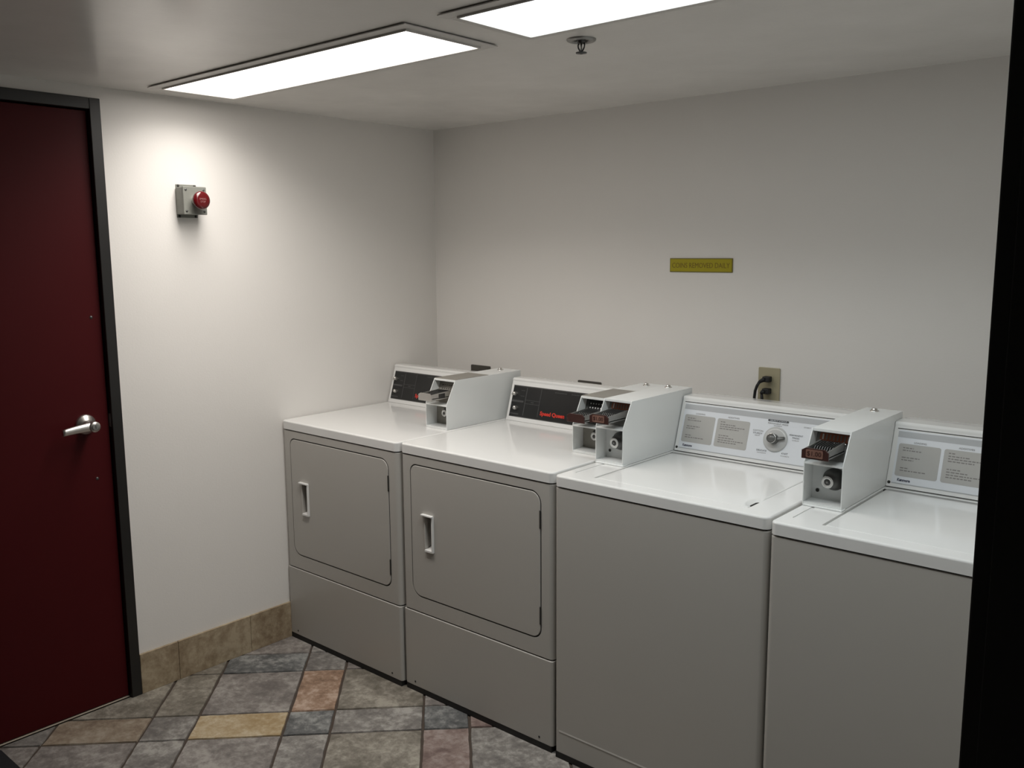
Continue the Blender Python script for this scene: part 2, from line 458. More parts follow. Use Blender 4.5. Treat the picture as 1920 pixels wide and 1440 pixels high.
mb.lathe([(.0180, -.013), (.0180, .012), (.0165, .0155), (0, .0155)], M['steel'], facing((1, .0, 0), (lx + .060, dl(hy), hz)))
mb.build('lever', hd)
MB().lathe([(.0115, 0), (.0115, .0018), (.009, .0022), (0, .0022)], M['dull_steel'], facing((1, 0, 0), (lx + .0755, dl(hy), hz))).box(lx + .0774, lx + .0785, dl(hy) - .001, dl(hy) + .001, hz - .005, hz + .005, M['gap']).build('lock_cylinder', hd)

# ------------------------------------------------------------------ ceiling lamps
for k, (x0, x1) in enumerate(LAMPS):
    t = thing('ceiling_light', ((x0 + x1) / 2, (LY0 + LY1) / 2, H),
              ['long flat recessed ceiling lamp, the one nearer the red door', 'long flat recessed ceiling lamp beside the sprinkler, cut off by the top of the picture'][k], 'ceiling light', 'recessed ceiling lamps')
    hx, hy2 = (x1 - x0) / 2, (LY1 - LY0) / 2
    mb = MB()
    for (a, b_, c, d) in ((-hx - .031, hx + .031, -hy2 - .033, -hy2 + .004), (-hx - .031, hx + .031, hy2 - .004, hy2 + .033),
                          (-hx - .031, -hx + .004, -hy2 + .004, hy2 - .004), (hx - .004, hx + .031, -hy2 + .004, hy2 - .004)):
        mb.box(a, b_, c, d, -.0055, -.0025, M['fixture'], .0006)
    # bead that holds the lens
    for (a, b_, c, d) in ((-hx, hx, -hy2, -hy2 + .0042), (-hx, hx, hy2 - .0042, hy2), (-hx, -hx + .0042, -hy2 + .004, hy2 - .004), (hx - .0042, hx, -hy2 + .004, hy2 - .004)):
        mb.box(a, b_, c, d, -.0105, -.0050, M['fixture'], .0006)
    # dark strips colouring in the shadow gap above the flange, set back
    for (a, b_, c, d) in ((-hx - .022, hx + .022, -hy2 - .024, -hy2 - .001), (-hx - .022, hx + .022, hy2 + .001, hy2 + .024),
                          (-hx - .022, -hx - .001, -hy2, hy2), (hx + .001, hx + .022, -hy2, hy2)):
        mb.box(a, b_, c, d, -.0025, 0, M['gap'])
    mb.build('lamp_frame', t)
    MB().box(-hx + .0045, hx - .0045, -hy2 + .0045, hy2 - .0045, -.0045, -.0005, M['lens_warm'] if k == 0 else M['lens_cool']).build('lamp_lens', t)
    li = bpy.data.lights.new('lamp_tubes', 'AREA'); li.shape = 'RECTANGLE'; li.size = x1 - x0 - .02; li.size_y = LY1 - LY0 - .02
    li.spread = math.radians((142, 136)[k]); li.energy = (9.1, 5.3)[k]; li.color = ((1.0, 0.945, 0.89), (0.90, 0.975, 1.0))[k]
    lo_ = bpy.data.objects.new('lamp_tubes', li); COL.objects.link(lo_); lo_.location = (0, 0, -.0060); lo_.parent = t
    mb = MB()
    e = .002
    for (a, b_, c, d, z0, z1) in ((-hx + e, hx - e, -hy2 + e, -hy2 + e + .003, 0, .09), (-hx + e, hx - e, hy2 - e - .003, hy2 - e, 0, .09),
                                  (-hx + e, -hx + e + .003, -hy2 + e, hy2 - e, 0, .09), (hx - e - .003, hx - e, -hy2 + e, hy2 - e, 0, .09), (-hx + e, hx - e, -hy2 + e, hy2 - e, .09, .094)):
        mb.box(a, b_, c, d, z0, z1, M['fixture'])
    mb.build('housing', t)

# ------------------------------------------------------------------ sprinkler
t = thing('fire_sprinkler', (1.563, -.983, H), 'chrome pendant fire sprinkler on the ceiling by the right-hand lamp', 'sprinkler')
dn = facing((0, 0, -1), (0, 0, 0))
MB().lathe([(.022, .0005), (.024, .006), (.034, .0055), (.0375, .003), (.0385, 0)], M['dull_steel'], dn, n=36).build('escutcheon', t)
mb = MB().lathe([(.0225, .0008), (0, .0008)], M['gap'], dn).lathe([(.011, 0), (.011, .009), (.007, .011), (.0, .011)], M['dark_steel'], dn, n=12)
for sg in (-1, 1):
    mb.tube([(sg * .0075, 0, -.008), (sg * .0105, 0, -.014), (sg * .0095, 0, -.020), (sg * .0055, 0, -.027), (sg * .0015, 0, -.031)], .0020, M['dark_steel'], 8)
mb.tube([(0, 0, -.010), (0, 0, -.030)], .0023, M['dull_steel'], 8)
mb.build('sprinkler_body', t)
mb = MB().lathe([(0, .031), (.004, .031), (.0065, .0325), (.0145, .0325), (.0145, .0345), (.005, .0355), (.003, .037), (0, .037)], M['dark_steel'], dn, n=16)
mb.build('deflector', t)

# ------------------------------------------------------------------ emergency stop on the left wall
t = thing('emergency_stop_station', (-.002, -1.228, 1.752), 'grey metal emergency stop box with a red mushroom button on the left wall', 'emergency stop')
mb = MB()
mb.box(0, .006, -.040, .038, -.058, .058, M['grey_cast'], .0015)
for (yy, zz) in ((-.032, .053), (.030, .053), (-.032, -.053), (.030, -.053)):
    mb.lathe([(0, .003), (.004, .002), (.005, 0)], M['gap'], facing((1, 0, 0), (.006, yy, zz)), n=10)
mb.box(.006, .052, -.043, .043, -.047, .047, M['grey_cast'], .003)
mb.build('housing', t)
mb = MB().box(.052, .060, -.0445, .0445, -.0485, .0485, M['grey_cast'], .002)
cv = mb.build('cover_plate', t)
for (yy, zz) in ((-.034, .037), (.034, .037), (-.034, -.037), (.034, -.037)):
    MB().lathe([(0, .002), (.0035, .0015), (.0045, 0)], M['dark_steel'], facing((1, 0, 0), (.060, yy, zz)), n=12).build('screw', cv)
MB().lathe([(.0185, 0), (.0185, .012), (.014, .014), (.014, .030), (0, .030)], M['chrome'], facing((1, 0, 0), (.060, .004, .0))).build('collar', t)
bt = MB().lathe([(.012, .0), (.026, .001), (.0315, .004), (.032, .010), (.0285, .016), (.020, .0185), (.0, .0195)], M['red_button'], facing((1, 0, 0), (.086, .004, .0)), n=36)
bt = bt.build('push_button', t)
def Pb(u, v, o): return Vector((.086 + .0187 + o, .004 + u, v))
MB().text('EMERG', Pb, -.0125, .0125, .001, .0075, .001, M['pink_text']).text('STOP', Pb, -.0095, .0095, -.0085, -.002, .001, M['pink_text']).build('button_lettering', bt)

# ------------------------------------------------------------------ yellow sign
t = thing('wall_sign', (1.375, 0, 1.488), 'small yellow plate reading COINS REMOVED DAILY on the back wall', 'sign')
pl = MB().box(-.1275, .1275, -.004, 0, 0, .0505, M['yellow_edge'], .001).box(-.1245, .1245, -.0046, -.003, .003, .0475, M['yellow']).build('plate', t)
def Ps(u, v, o): return Vector((u, -.0046 - o, v))
MB().text('COINS REMOVED DAILY', Ps, -.117, .117, .0155, .034, .0006, M['sign_text']).build('lettering', t)

# ------------------------------------------------------------------ outlets and cords on the back wall
t = thing('wall_outlet', (1.6545, 0, 1.103), 'ivory double outlet plate with two black plugs on the back wall', 'outlet')
MB().prism(rrect(-.0395, .0395, -.0585, .0585, .004, 3), 'y', -.006, 0, M['ivory'], .0015).build('cover_plate', t)
for zz in (.020, -.020):
    MB().prism(rrect(-.017, .017, zz - .0145, zz + .0145, .008, 4), 'y', -.0075, -.0055, M['ivory']).build('socket', t)
def cord(zc, label, path):
    t = thing('power_cord', (1.6545, -.0075, 1.103 + zc), label, 'power cord', 'washer power cords')
    MB().box(-.013, .013, -.026, 0, -.0095, .0095, M['rubber'], .003).tube([(-.004, -.020, 0), (-.010, -.026, -.003), (-.013 if zc < 0 else -.019, -.027 if zc < 0 else -.030, -.009)], [.008, .0075, .006], M['rubber'], 10).build('plug', t)
    MB().tube(path, .0050, M['rubber'], 10).build('cable', t)
cord(.020, 'black power cord plugged into the upper socket of the ivory outlet', [(-.019, -.030, -.008), (-.027, -.033, -.024), (-.033, -.033, -.042), (-.037, -.030, -.070), (-.039, -.028, -.11), (-.040, -.024, -.20)])
cord(-.022, 'black power cord plugged into the lower socket of the ivory outlet', [(-.012, -.026, -.008), (-.010, -.028, -.020), (-.006, -.028, -.045), (-.003, -.026, -.09), (-.002, -.022, -.17)])
for k, (xa, xb, zt, lab) in enumerate(((.222, .337, 1.061, 'dark dryer outlet plate just above the first dryer by the left wall'), (.825, .940, 1.044, 'dark dryer outlet plate barely showing above the second dryer'))):
    t = thing('dryer_outlet', ((xa + xb) / 2, 0, zt - .0575), lab, 'outlet', 'dark dryer outlets')
    h = (xb - xa) / 2
    MB().prism(rrect(-h, h, -.0575, .0575, .004, 3), 'y', -.007, 0, M['outlet_dark'], .0015).build('cover_plate', t)
    MB().lathe([(.026, 0), (.026, .004), (0, .004)], M['black_panel'], facing((0, -1, 0), (0, -.007, -.005))).build('socket', t)

# ------------------------------------------------------------------ floor mat
mb = MB().prism(rrect(.025, 1.55, -2.72, -1.998, .01, 3), 'z', 0, .008, M['mat'], .002)
tag(mb.build('floor_mat'), 'black floor mat, only its corner showing below the red door', 'floor mat')

# ------------------------------------------------------------------ machines
W = 0.683
def outline_xy(u0, u1, y0, y1, r):
    return rrect(u0, u1, y0, y1, r, 12, (r, r, 0, 0))

def slant(y0, z0, y1, z1):
    Ln = math.hypot(y1 - y0, z1 - z0); dy, dz = (y1 - y0) / Ln, (z1 - z0) / Ln
    def fn(u, v, o): return Vector((u, y0 + v * dy - o * dz, z0 + v * dz + o * dy))
    return fn, Ln

def top_slab(z0, z1, yb, extra=()):
    mb = MB()
    mb.prism(outline_xy(0, W, -.002, yb, .018), 'z', z0, z1, M['enamel'], .006, 6,
             bev_filter=lambda e: all(v.co.z > z1 - 1e-5 for v in e.verts))
    return mb

def coin_meter(parent, u0, u1, yf, yt, yb, zb, zs, zt, kind, price=None):
    """open-fronted coin box: vertical lower mouth, sloping upper mouth"""
    th = .0028
    prof = [(yf, zb), (yf, zs), (yt, zt), (yb, zt), (yb, zb)]
    mb = MB(); E = M['meter']
    mb.prism(prof, 'x', u0, u0 + th, E, .0008); mb.prism(prof, 'x', u1 - th, u1, E, .0008)
    a, b = u0 + th * .9, u1 - th * .9
    mb.box(a, b, yt + .0, yb, zt - th, zt - .0002, E)
    mb.box(a, b, yf + .0008, yb, zb, zb + .008, E)
    mb.box(a, b, yb - th, yb, zb, zt - .001, E)
    mb.box(a, b, yf + .0005, yf + .060, zs - .006, zs - .0008, E, .0008)       # shelf between the two mouths
    mb.box(a, b, yf + .056, yf + .060, zb, zs - .002, M['tan_metal'] if kind == 'dryer' else M['meter'])   # back of the lower mouth
    mb.box(a, b, yt - .0005, yt + .010, zt - .008, zt - .0005, E, .0006)
    if kind == 'washer':     # flat foot flange
        mb.box(u0 + .004, u1 + .004, yf - .006, yf + .02, zb - .0005, zb + .003, E, .0008)
    cs = mb.build('coin_meter', parent)
    # back plate of the sloping mouth with its row of coin slots
    yo, zo = yf + .050, zs
    fn, Ln = slant(yo, zo, yt + .034, zt - .002)
    mb = MB()
    plate_m = {'washer': M['dull_steel'], 'dryer': M['dark_steel'] if price == 'dark' else M['tan_metal']}[kind]
    mb.plate([(a, 0), (b, 0), (b, Ln), (a, Ln)], fn, .003, plate_m, -.003)
    w = b - a
    n = 8
    if kind == 'washer':
        mb.plate(rrect(a + .10 * w, b - .06 * w, Ln * .585, Ln * .83, .004, 3), fn, .002, M['copper'])
        for k in range(n):
            u = a + w * (.19 + .68 * k / (n - 1))
            mb.plate([(u - .0018, Ln * .62), (u + .0018, Ln * .62), (u + .0018, Ln * .79), (u - .0018, Ln * .79)], fn, .0012, M['tan_metal'] if k % 7 else M['pale_ring'], .002)
            mb.plate([(u - .0030, Ln * .40), (u + .0030, Ln * .40), (u + .0030, Ln * .58), (u - .0030, Ln * .58)], fn, .001, M['gap'], .0005)
            mb.lathe([(0, .004), (.0022, .003), (.0028, 0)], M['chrome'], Matrix.Translation(fn(u + .004, Ln * .54, .001)) @ facing((0, -1, .3), (0, 0, 0)), n=8)
    else:
        dots = M['pale_ring'] if price == 'dark' else M['gap']
        mb.plate([(a + .12 * w, Ln * .5), (b - .04 * w, Ln * .5), (b - .04 * w, Ln * .94), (a + .12 * w, Ln * .94)], fn, .0015, M['black_panel'] if price == 'dark' else M['tan_metal'])
        for k in range(n):
            for q in range(2):
                u = a + w * (.20 + .70 * k / (n - 1)); v = Ln * (.56 + .15 * q)
                mb.plate([(u - .0018, v - .0022), (u + .0018, v - .0022), (u + .0018, v + .0022), (u - .0018, v + .0022)], fn, .0012, dots, .0015)
    mb.build('slot_plate', cs)
    # coin slide
    ext = .055 if kind == 'washer' else .052
    sz0 = zs + (.022 if kind == 'washer' else .020); sz1 = sz0 + .026
    su0, su1 = (u0 + .018, u0 + .018 + .066) if kind == 'washer' else (u0 + .018, u0 + .018 + .066)
    yb_ = yf + .058
    mb = MB(); St = M['dull_steel'] if price != 'none' else M['steel']
    mb.box(su0, su1, yf - ext + .004, yb_, sz0 + .004, sz0 + .009, St, .001)
    side = [(yf - ext + .004, sz0 + .001), (yf - ext + .004, sz1 - .004), (yf - ext + .012, sz1 - .003), (yb_, sz1 + .003), (yb_, sz0 + .001)]
    mb.prism(side, 'x', su1 - .004, su1, St, .0008); mb.prism(side, 'x', su0, su0 + .004, St, .0008)
    for k in range(8):
        u = su0 + .010 + (su1 - su0 - .020) * k / 7
        mb.prism([(yf - .012, sz0 + .008), (yf + .004, sz1 - .003), (yb_, sz1 + .001), (yb_, sz0 + .008)], 'x', u - .0011, u + .0011, M['dark_steel'])
    if price == 'none':
        mb.box(su1 - .0004, su1 + .0008, yf - .012, yf + .020, sz0 + .004, sz1 - .004, M['gap'])
    fp = M['price'] if price == '$1.00' else M['maroon'] if price == 'dark' else M['steel']
    z0p = sz0 - .001
    mb.prism([(su0 - .002, z0p), (su1 + .002, z0p), (su1 + .002, sz1 - .007), (su1 - .008, sz1 + .001), (su0 + .009, sz1 + .001), (su0 - .002, sz1 - .005)], 'y', yf - ext, yf - ext + .005, M['maroon'] if price == '$1.00' else fp, .0008)
    if price == '$1.00':
        mb.prism(rrect(su0 + .010, su1 - .012, z0p + .004, sz1 - .002, .003, 3), 'y', yf - ext - .0016, yf - ext + .001, fp)
    sl = mb.build('coin_slide', cs)
    if price == '$1.00':
        def Pf(u, v, o): return Vector((u, yf - ext - .0016 - o, v))
        MB().text('$1.00', Pf, su0 + .0135, su1 - .016, z0p + .0075, sz1 - .006, .0006, M['maroon']).build('price_lettering', cs)
    # lock
    cu, cz = (u0 + u1) / 2 + .006, zb + (zs - zb) * .56
    if kind == 'washer':
        mb = MB().lathe([(.029, 0), (.029, .012), (.026, .016), (.022, .030), (.016, .034), (0, .034)], M['dark_steel'], facing((0, -1, 0), (cu + .006, yf + .056, cz + .003)))
        mb.lathe([(.0085, .001), (.0095, .0035), (.0145, .0035), (.0168, 0)], M['pale_ring'], facing((0, -1, 0), (cu - .002, yf + .0235, cz - .001)), n=24)
        mb.lathe([(.0086, .0005), (.0, .0005)], M['gap'], facing((0, -1, 0), (cu - .002, yf + .0235, cz - .001)), n=18)
        mb.lathe([(.0028, .003), (.0, .003)], M['dull_steel'], facing((0, -1, 0), (cu - .002, yf + .0225, cz - .001)), n=10)
        mb.lathe([(.005, .002), (0, .002)], M['gap'], facing((0, -1, 0), (u0 + .018, yf + .056, zb + .030)), n=12)
    else:
        mb = MB().lathe([(.021, 0), (.020, .010), (.016, .014), (.015, .020), (0, .020)], M['dark_steel'], facing((0, -1, 0), (cu + .004, yf + .056, cz + .003)))
        mb.lathe([(.0060, .001), (.0070, .003), (.0120, .003), (.0140, 0)], M['pale_ring'], facing((0, -1, 0), (cu + .000, yf + .037, cz + .002)), n=24)
        mb.lathe([(.0062, .0005), (.0, .0005)], M['gap'], facing((0, -1, 0), (cu + .000, yf + .037, cz + .002)), n=18)
    mb.build('lock', cs)
    bu = {'washer': (u0 + u1) / 2 - .012, 'dryer': (u0 + u1) / 2 - .010}[kind]
    MB().lathe([(.013, 0), (.013, .002), (.009, .003), (.0085, .007), (.006, .009), (0, .0095)], M['chrome'], facing((0, 0, 1), (bu, yb - .050, zt - .0002)), n=20).build('bolt', cs)
    if kind == 'dryer':
        MB().box(u0 + .001, u1 - .001, yt + .003, yt + .185, zt - .001, zt + .0014, M['tan_metal'], .0005).build('top_plate', cs)
    return cs

def base_frame(parent, yb):
    MB().box(.006, W - .006, -.0015, yb - .02, 0, .0202, M['black_base']).build('base', parent)

def dryer(xl, yf, label, price):
    t = thing('clothes_dryer', (xl, yf, 0), label, 'dryer', 'white coin dryers by the left wall')
    yb = .71
    base_frame(t, yb)
    # cabinet: shell with a shallow recess for the door
    mb = MB()
    mb.prism(outline_xy(.001, W - .001, 0, yb, .016), 'z', .309, .8708, M['enamel_shaded'], .0022, 2, bev_filter=lambda e: all(v.co.z > .87 for v in e.verts))
    cab = mb.build('cabinet', t)
    d0, d1, dz0, dz1 = .0515, .632, .369, .838
    g = .0045
    c1 = MB().prism(rrect(d0 - g, d1 + g, dz0 - g, dz1 + g, .034, 8, (.046, .036, .040, .030)), 'y', -.05, .014, M['enamel_shaded']).build('cutter')
    c2 = MB().box(.119, .158, -.05, .050, .540, .671, M['enamel_shaded']).build('cutter')
    boolean(cab, [c1]); boolean(cab, [c2])
    bevel_mod(cab, .0008)
    # neck below the top and body behind the lower panel
    MB().box(.009, W - .009, .010, yb - .005, .866, .8765, M['gap']).build('seam_strip', t)
    MB().box(.005, W - .005, .014, yb, .0205, .3105, M['gap']).build('inner_frame', t)
    top_slab(.8755, .909, yb).build('top_panel', t)
    lp = MB().prism(outline_xy(.0005, W - .0005, -.0022, .014, .010), 'z', .0205, .3045, M['enamel_shaded'], .0022, 2,
                    bev_filter=lambda e: abs(e.verts[0].co.z - e.verts[1].co.z) < 1e-6).box(.0005, .004, .012, yb, .0205, .3045, M['enamel_shaded']).box(W - .004, W - .0005, .012, yb, .0205, .3045, M['enamel_shaded']).build('lower_panel', t)
    for u in (.052, W - .055):
        MB().lathe([(0, .0012), (.003, .001), (.004, 0)], M['gap'], facing((0, -1, 0), (u, -.0022, .037)), n=10).build('screw', lp)
    # door
    mb = MB().prism(rrect(d0, d1, dz0, dz1, .03, 8, (.042, .032, .036, .026)), 'y', -.0012, .0125, M['enamel_shaded'])
    dr = mb.build('door', t)
    c = MB().box(.121, .156, -.05, .05, .544, .668, M['enamel_shaded']).build('cutter')
    boolean(dr, [c]); bevel_mod(dr, .0012)
    gk = MB().prism(rrect(d0 - g + .0004, d1 + g - .0004, dz0 - g + .0004, dz1 + g - .0004, .034, 8, (.046, .036, .040, .030)), 'y', .0022, .0135, M['black_base']).build('shade_gasket', dr)  # black ring put in so the door groove reads as shaded
    c = MB().prism(rrect(d0 + .010, d1 - .010, dz0 + .010, dz1 - .010, .02, 4), 'y', -.05, .05, M['black_base']).build('cutter')
    boolean(gk, [c])
    mb = MB(); E = M['enamel']
    mb.box(.108, .162, -.013, -.0008, .6675, .6735, E, .0015)                 # top lip
    mb.box(.1555, .1625, -.0085, .010, .541, .670, E, .0015)                  # bezel, hinge side
    mb.box(.1165, .1225, -.0050, .010, .548, .668, M['enamel_shaded'], .0012)
    mb.prism([(.046, .668), (.046, .585), (.042, .568), (.045, .565), (.0495, .585), (.0495, .668)], 'x', .122, .156, M['text_grey'])
    mb.prism([(.042, .568), (.030, .555), (.012, .549), (-.0085, .5475), (-.0085, .541), (.012, .5405), (.034, .545), (.045, .565)], 'x', .122, .156, E)
    mb.build('handle', dr)
    for z0 in (.725, .415):
        MB().box(d1 - .0015, d1 + .0035, -.003, .010, z0, z0 + .058, M['gap'], .0012).build('hinge', dr)
    # control console
    prof = [(.553, .9092), (.5985, 1.0605), (.5965, 1.0665), (.6035, 1.0725), (.640, 1.072), (yb - .006, 1.064), (yb - .006, .9092)]
    co = MB().prism(prof, 'x', .0055, .6670, M['enamel'], .0022, 2).build('console', t)
    fn, Ln = slant(.553, .9092, .5985, 1.0605)
    u0, u1, v0, v1 = .0185, .6550, .0195, .139
    mb = MB().plate(rrect(u0, u1, v0, v1, .002, 2), fn, .0006, M['black_panel'], .0002)
    # grooved outline of the panel
    P = lambda a, b, c, d, m, l=.0008: mb.plate([(a, c), (b, c), (b, d), (a, d)], fn, .0004, m, l)
    G = M['grey_print']
    P(.086, .0895, v0 + .006, v1 - .004, G); P(.1585, .161, v0 + .008, v1 - .002, G)
    P(u0 + .001, .079, .076, .0835, G)
    P(.090, .159, .0865, .0885, G); P(.090, .159, .0725, .0745, G)
    P(.116, .131, .0785, .0820, G)
    P(u0 + .002, .064, .027, .0315, G)
    for q in range(2): P(.060, .078, .122 - .022 * q, .1245 - .022 * q, G)
    for q in range(9): P(.226 + .0065 * q, .2300 + .0065 * q, .1285, .1325, M['grey_print'])
    for q in range(7): P(.305 + .0075 * q, .3092 + .0075 * q, .1285, .1325, M['grey_print'])
    mb.plate([(u0, v1 - .001), (u1, v1 - .001), (u1, v1 + .003), (u0, v1 + .003)], fn, .0012, M['dark_steel'], 0)
    mb.plate([(u0, v0 - .002), (u1, v0 - .002), (u1, v0 + .001), (u0, v0 + .001)], fn, .0010, M['dark_steel'], 0)
    mb.build('control_panel', co)
    MB().text('Speed Queen', fn, .171, .289, .032, .0525, .0006, M['red_print'], .0008, .035).build('lettering', co)
    nrm = fn(0, 0, 1) - fn(0, 0, 0)
    for (u, v, tip) in ((.033, .107, True), (.0475, .052, False)):
        mb = MB().lathe([(.0085, 0), (.0085, .004), (.0072, .013), (.005, .0155), (0, .016)], M['steel'], facing(nrm, fn(u, v, .0007)), n=18)
        if tip: mb.tube([fn(u + .003, v + .003, .013), fn(u - .0075, v - .005, .013)], .0030, M['steel'], 8)
        mb.build('knob', co)
    coin_meter(t, .556, .668, .2625, .311, .688, .9095, 1.003, 1.092, 'dryer', price)
    return t

def washer(xl, yf, label, ht):
    t = thing('washing_machine', (xl, yf, 0), label, 'washing machine', 'white top-loading coin washers')
    yb = .70
    base_frame(t, yb)
    # cabinet with the shallow kick crease
    mb = MB()
    mb.prism(outline_xy(.001, W - .001, 0, yb, .013), 'z', .094, .8685, M['enamel_shaded'], .0016, 2,
             bev_filter=lambda e: all(v.co.z > .868 for v in e.verts))
    lo = outline_xy(.001, W - .001, 0, yb, .013)
    b = bmesh.new(); A = [b.verts.new((p[0], p[1] + (.0 if p[1] > .3 else .006 * (.016 < p[0] < W - .016)), .0205)) for p in lo]
    B = [b.verts.new((p[0], p[1], .094)) for p in lo]
    n = len(lo)
    for k in range(n): b.faces.new([A[k], A[(k + 1) % n], B[(k + 1) % n], B[k]])
    b.faces.new(A[::-1]); b.faces.new(B)
    mb._add(b, M['enamel_shaded'])
    mb.prism([(-.0, .094), (.0, .086), (-.0012, .0895)], 'x', .018, W - .018, M['enamel_shaded'])
    mb.build('cabinet', t)
    MB().box(.009, W - .009, .010, yb - .005, .866, .8755, M['gap']).build('seam_strip', t)
    tp = top_slab(.8738, ht, yb).build('top_panel', t)
    l0, l1, ly0, ly1 = .1165, .601, .048, .490
    c = MB().prism([(l0 - .0055, ly0), (l1 + .0032, ly0), (l1 + .0032, ly1), (l0 - .0055, ly1)], 'z', ht - .012, ht + .05, M['enamel']).build('cutter')
    c2 = MB().prism(rrect(.030, .0385, .060, .24, .004, 3), 'z', ht - .0020, ht + .05, M['enamel']).build('cutter')
    boolean(tp, [c]); boolean(tp, [c2])
    # lid: front edge meets the top flush, rounded long edges, finger dip at its right front
    b = bmesh.new()
    def hgt(u, v):
        z = ht
        for d in (u - l0, l1 - u):
            if d < .004: z -= .004 * (1 - math.sqrt(max(0, 1 - ((.004 - d) / .004) ** 2)))
        du, dv = (u - (l1 + .004)) / .034, (v - (ly0 + .056)) / .050
        q = du * du + dv * dv
        if q < 1: z -= .0105 * (1 - q) ** 1.5
        return z
    us = [l0 + .004 * (1 - math.cos(.5 * PI * k / 4)) for k in range(5)] + [l0 + .004 + (l1 - l0 - .054) * k / 24 for k in range(1, 25)] + [l1 - .050 + .046 * k / 22 for k in range(1, 23)] + [l1 - .004 + .004 * math.sin(.5 * PI * k / 4) for k in range(1, 5)]
    vs_ = [ly0 + .0001] + [ly0 + .006 + .112 * k / 30 for k in range(31)] + [ly0 + .118 + (ly1 - ly0 - .1185) * k / 14 for k in range(1, 15)]
    G_ = [[b.verts.new((u, v, hgt(u, v))) for v in vs_] for u in us]
    for i in range(len(us) - 1):
        for j in range(len(vs_) - 1):
            b.faces.new([G_[i][j], G_[i + 1][j], G_[i + 1][j + 1], G_[i][j + 1]]).smooth = True
    rim = [G_[i][0] for i in range(len(us))] + [G_[-1][j] for j in range(1, len(vs_))] + [G_[i][-1] for i in range(len(us) - 2, -1, -1)] + [G_[0][j] for j in range(len(vs_) - 2, 0, -1)]
    low = [b.verts.new((v.co.x, v.co.y, ht - .0118)) for v in rim]
    for k in range(len(rim)):
        b.faces.new([rim[k], rim[(k + 1) % len(rim)], low[(k + 1) % len(rim)], low[k]])
    b.faces.new(low)
    lm = MB(); lm._add(b, M['enamel']); lm.build('lid', t)
    MB().box(l1 - .0125, l1 + .0031, ly0 + .028, ly0 + .080, ht - .0119, ht - .0054, M['black_base']).build('finger_recess', t)
    for uu in (l0 - .003,):
        MB().box(uu - .004, uu + .004, ly1 - .012, ly1 + .002, ht - .0119, ht - .002, M['gap']).build('lid_hinge', t)
    # console right of the coin box
    cx0, cx1 = .1055, W - .001
    cy0 = .5085
    z0 = ht + .001
    prof = [(cy0, z0), (cy0 + .054, z0 + .166), (cy0 + .0535, z0 + .171), (cy0 + .058, z0 + .178), (cy0 + .110, z0 + .179), (yb - .006, z0 + .172), (yb - .006, z0)]
    co = MB().prism(prof, 'x', cx0, cx1, M['enamel'], .0025, 3).build('console', t)
    fn, Ln = slant(cy0, z0, cy0 + .054, z0 + .166)
    mb = MB()
    pu0, pu1 = .1195, W - .012
    mb.plate(rrect(pu0, pu1, .0125, .1640, .001, 1), fn, .0006, M['panel_white'], .0002)
    R = lambda a, b, c, d, m, l=.0009, tt=.0003: mb.plate([(a, c), (b, c), (b, d), (a, d)], fn, tt, m, l)
    R(pu0, pu1, .0125, .0145, M['band_grey'])                       # thin line along the foot
    R(pu0, pu1, .1435, .1605, M['band_grey'])                       # grey band along the head
    R(pu0 - .004, pu1 + .004, .1668, .1690, M['gap'], -.0010, .0016)  # shadow line under the cap
    R(cx0 + .0005, cx1 - .0005, .0005, .0018, M['gap'], -.0006, .0010)
    mb.plate(rrect(.4160, .4845, .1375, .1440, .003, 3), fn, .0004, M['text_dark'], .0012)
    mb.build('control_panel', co)
    for (a, b_) in ((.1255, .2370), (.2455, .3590)):
        lb = MB().plate(rrect(a, b_, .0345, .1265, .006, 4), fn, .0005, M['box_grey'], .0008)
        rows = ([(.115, .30), (.108, .54)], [(.088, .50), (.081, .34)], [(.058, .24), (.051, .72)]) if a < .2 else \
               ([(.116, .18), (.108, .56), (.101, .90), (.094, .70)], [(.072, .38), (.0645, .56), (.057, .92), (.050, .70)])
        rr = random.Random(3)
        for blk in rows:
            for (v, wd) in blk:
                u = a + .012; end = a + .012 + wd * .095
                while u < end:
                    w_ = rr.uniform(.004, .011)
                    lb.plate([(u, v - .0014), (min(u + w_, end), v - .0014), (min(u + w_, end), v + .0014), (u, v + .0014)], fn, .0003, M['text_grey'], .0012)
                    u += w_ + .0022
        lb.build('instruction_label', co)
    D = M['text_dark']; G = M['text_grey']
    def T(s, uc, vc, wd, h, m, l=.0010, w=0.0): MB().text(s, fn, uc - wd / 2, uc + wd / 2, vc - h / 2, vc + h / 2, .0003, m, l, w).build('lettering', co)
    T('LOADING', .181, .132, .033, .0048, G); T('ADDITIVES', .300, .133, .040, .0048, G)
    T('SELECT CYCLE', .45025, .14075, .0535, .0039, M['panel_white'], .0016)
    T('PERMANENT PRESS', .450, .1315, .066, .0048, G); T('WARM', .450, .1255, .026, .0035, G)
    T('COTTON', .389, .1035, .034, .0048, G); T('STURDY', .389, .0955, .031, .0048, D); T('HOT', .389, .0885, .016, .0036, G)
    T('PERMANENT', .514, .1030, .043, .0048, D); T('PRESS', .514, .0950, .022, .0048, D); T('COLD', .514, .0875, .021, .0036, G)
    T('DELICATE', .411, .0435, .033, .0055, D); T('WARM', .411, .0360, .029, .0032, G)
    T('KNIT', .487, .0430, .020, .0052, D); T('WARM', .488, .0350, .028, .0032, G)
    T('START', .5445, .1315, .022, .0038, G)
    T('Kenmore', .152, .02415, .034, .0085, M['navy'], .0010, .03)
    nrm = fn(0, 0, 1) - fn(0, 0, 0)
    MB().lathe([(0, .0055), (.030, .0055), (.0385, .0035), (.0395, 0)], M['dial'], facing(nrm, fn(.450, .083, .0008)), n=40).build('dial', co)
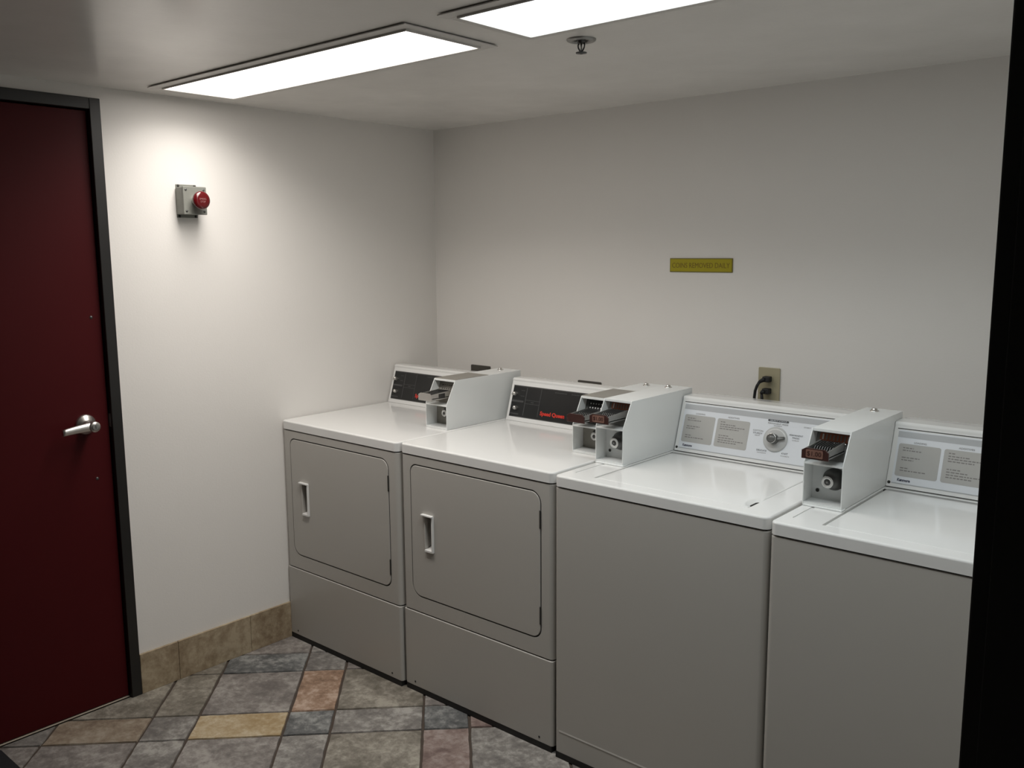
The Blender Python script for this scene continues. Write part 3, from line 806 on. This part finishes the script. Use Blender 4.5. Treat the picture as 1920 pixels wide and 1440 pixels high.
    kb = MB().lathe([(.0165, 0), (.0160, .016), (.0140, .020), (.0135, .022), (0, .0225)], M['knob'], facing(nrm, fn(.447, .083, .0060)), n=28)
    kb.lathe([(.0140, .0225), (.0150, .0225), (.0152, .0205), (.0148, .019)], M['chrome'], facing(nrm, fn(.447, .083, .0060)), n=28)
    b = bmesh.new()   # pointer arm
    arm = [(.000, .0085), (.022, .0050), (.036, .0042), (.036, -.0042), (.022, -.0060), (.000, -.0085)]
    ca, sa = math.cos(.20), math.sin(.20)
    lo = [b.verts.new(fn(.447 + p[0] * ca - p[1] * sa, .083 + p[0] * sa + p[1] * ca, .008)) for p in arm]
    hi = [b.verts.new(fn(.447 + p[0] * .97 * ca - p[1] * .7 * sa, .083 + p[0] * sa + p[1] * .7 * ca, .0225 if p[0] < .01 else .017)) for p in arm]
    for k in range(6): b.faces.new([lo[k], lo[(k + 1) % 6], hi[(k + 1) % 6], hi[k]])
    b.faces.new(lo[::-1]); b.faces.new(hi)
    kb._add(b, M['knob'])
    kb.build('knob', co)
    MB().lathe([(0, .002), (.003, .0018), (.0045, 0)], M['gap'], facing(nrm, fn(.1135, .0135, .0)), n=12).build('screw', co)
    yfm = .211 if xl < 2 else .186
    coin_meter(t, -.002 if xl < 2 else .001, .102 if xl < 2 else .105, yfm, yfm + .047, .628, ht + .001, ht + .117, ht + .199, 'washer', '$1.00')
    return t

dryer(.0055, -.8762, 'white clothes dryer in the corner against the left wall, next to the tan baseboard', 'none')
dryer(.6945, -.8659, 'second white clothes dryer from the left wall, its red console lettering in clear view', 'dark')
washer(1.3885, -.8734, 'white top-loading washing machine beside the dryers, its round console dial in view', .9066)
washer(2.0845, -.8943, 'white top-loading washing machine at the right end, partly hidden by the black jamb', .9066)

# ------------------------------------------------------------------ camera, world, colour management
CX, CY, CZ = 3.0148, -2.9323, 1.5740
yaw, pitch, roll, fpx = 0.7163, -0.1484, -0.0068, 1685.15
cyw, syw, cp, sp = math.cos(yaw), math.sin(yaw), math.cos(pitch), math.sin(pitch)
fwd = Vector((-syw * cp, cyw * cp, sp)); right = Vector((cyw, syw, 0)); up = right.cross(fwd)
r2 = math.cos(roll) * right + math.sin(roll) * up; u2 = -math.sin(roll) * right + math.cos(roll) * up
cam = bpy.data.cameras.new('camera'); cam.sensor_fit = 'HORIZONTAL'; cam.sensor_width = 36.0; cam.lens = 36.0 * fpx / 1920.0
cam.clip_start = 0.02; cam.clip_end = 50
co = bpy.data.objects.new('camera', cam); COL.objects.link(co)
mw = Matrix((r2, u2, -fwd)).transposed().to_4x4(); mw.translation = Vector((CX, CY, CZ))
co.matrix_world = mw
scene.camera = co

w = bpy.data.worlds.new('world'); w.use_nodes = True; scene.world = w
w.node_tree.nodes['Background'].inputs['Color'].default_value = (0.5, 0.52, 0.55, 1)
w.node_tree.nodes['Background'].inputs['Strength'].default_value = 0.05

vs = scene.view_settings
vs.view_transform = 'Standard'; vs.look = 'None'; vs.gamma = 1.0; vs.use_curve_mapping = False
vs.exposure = 0.0
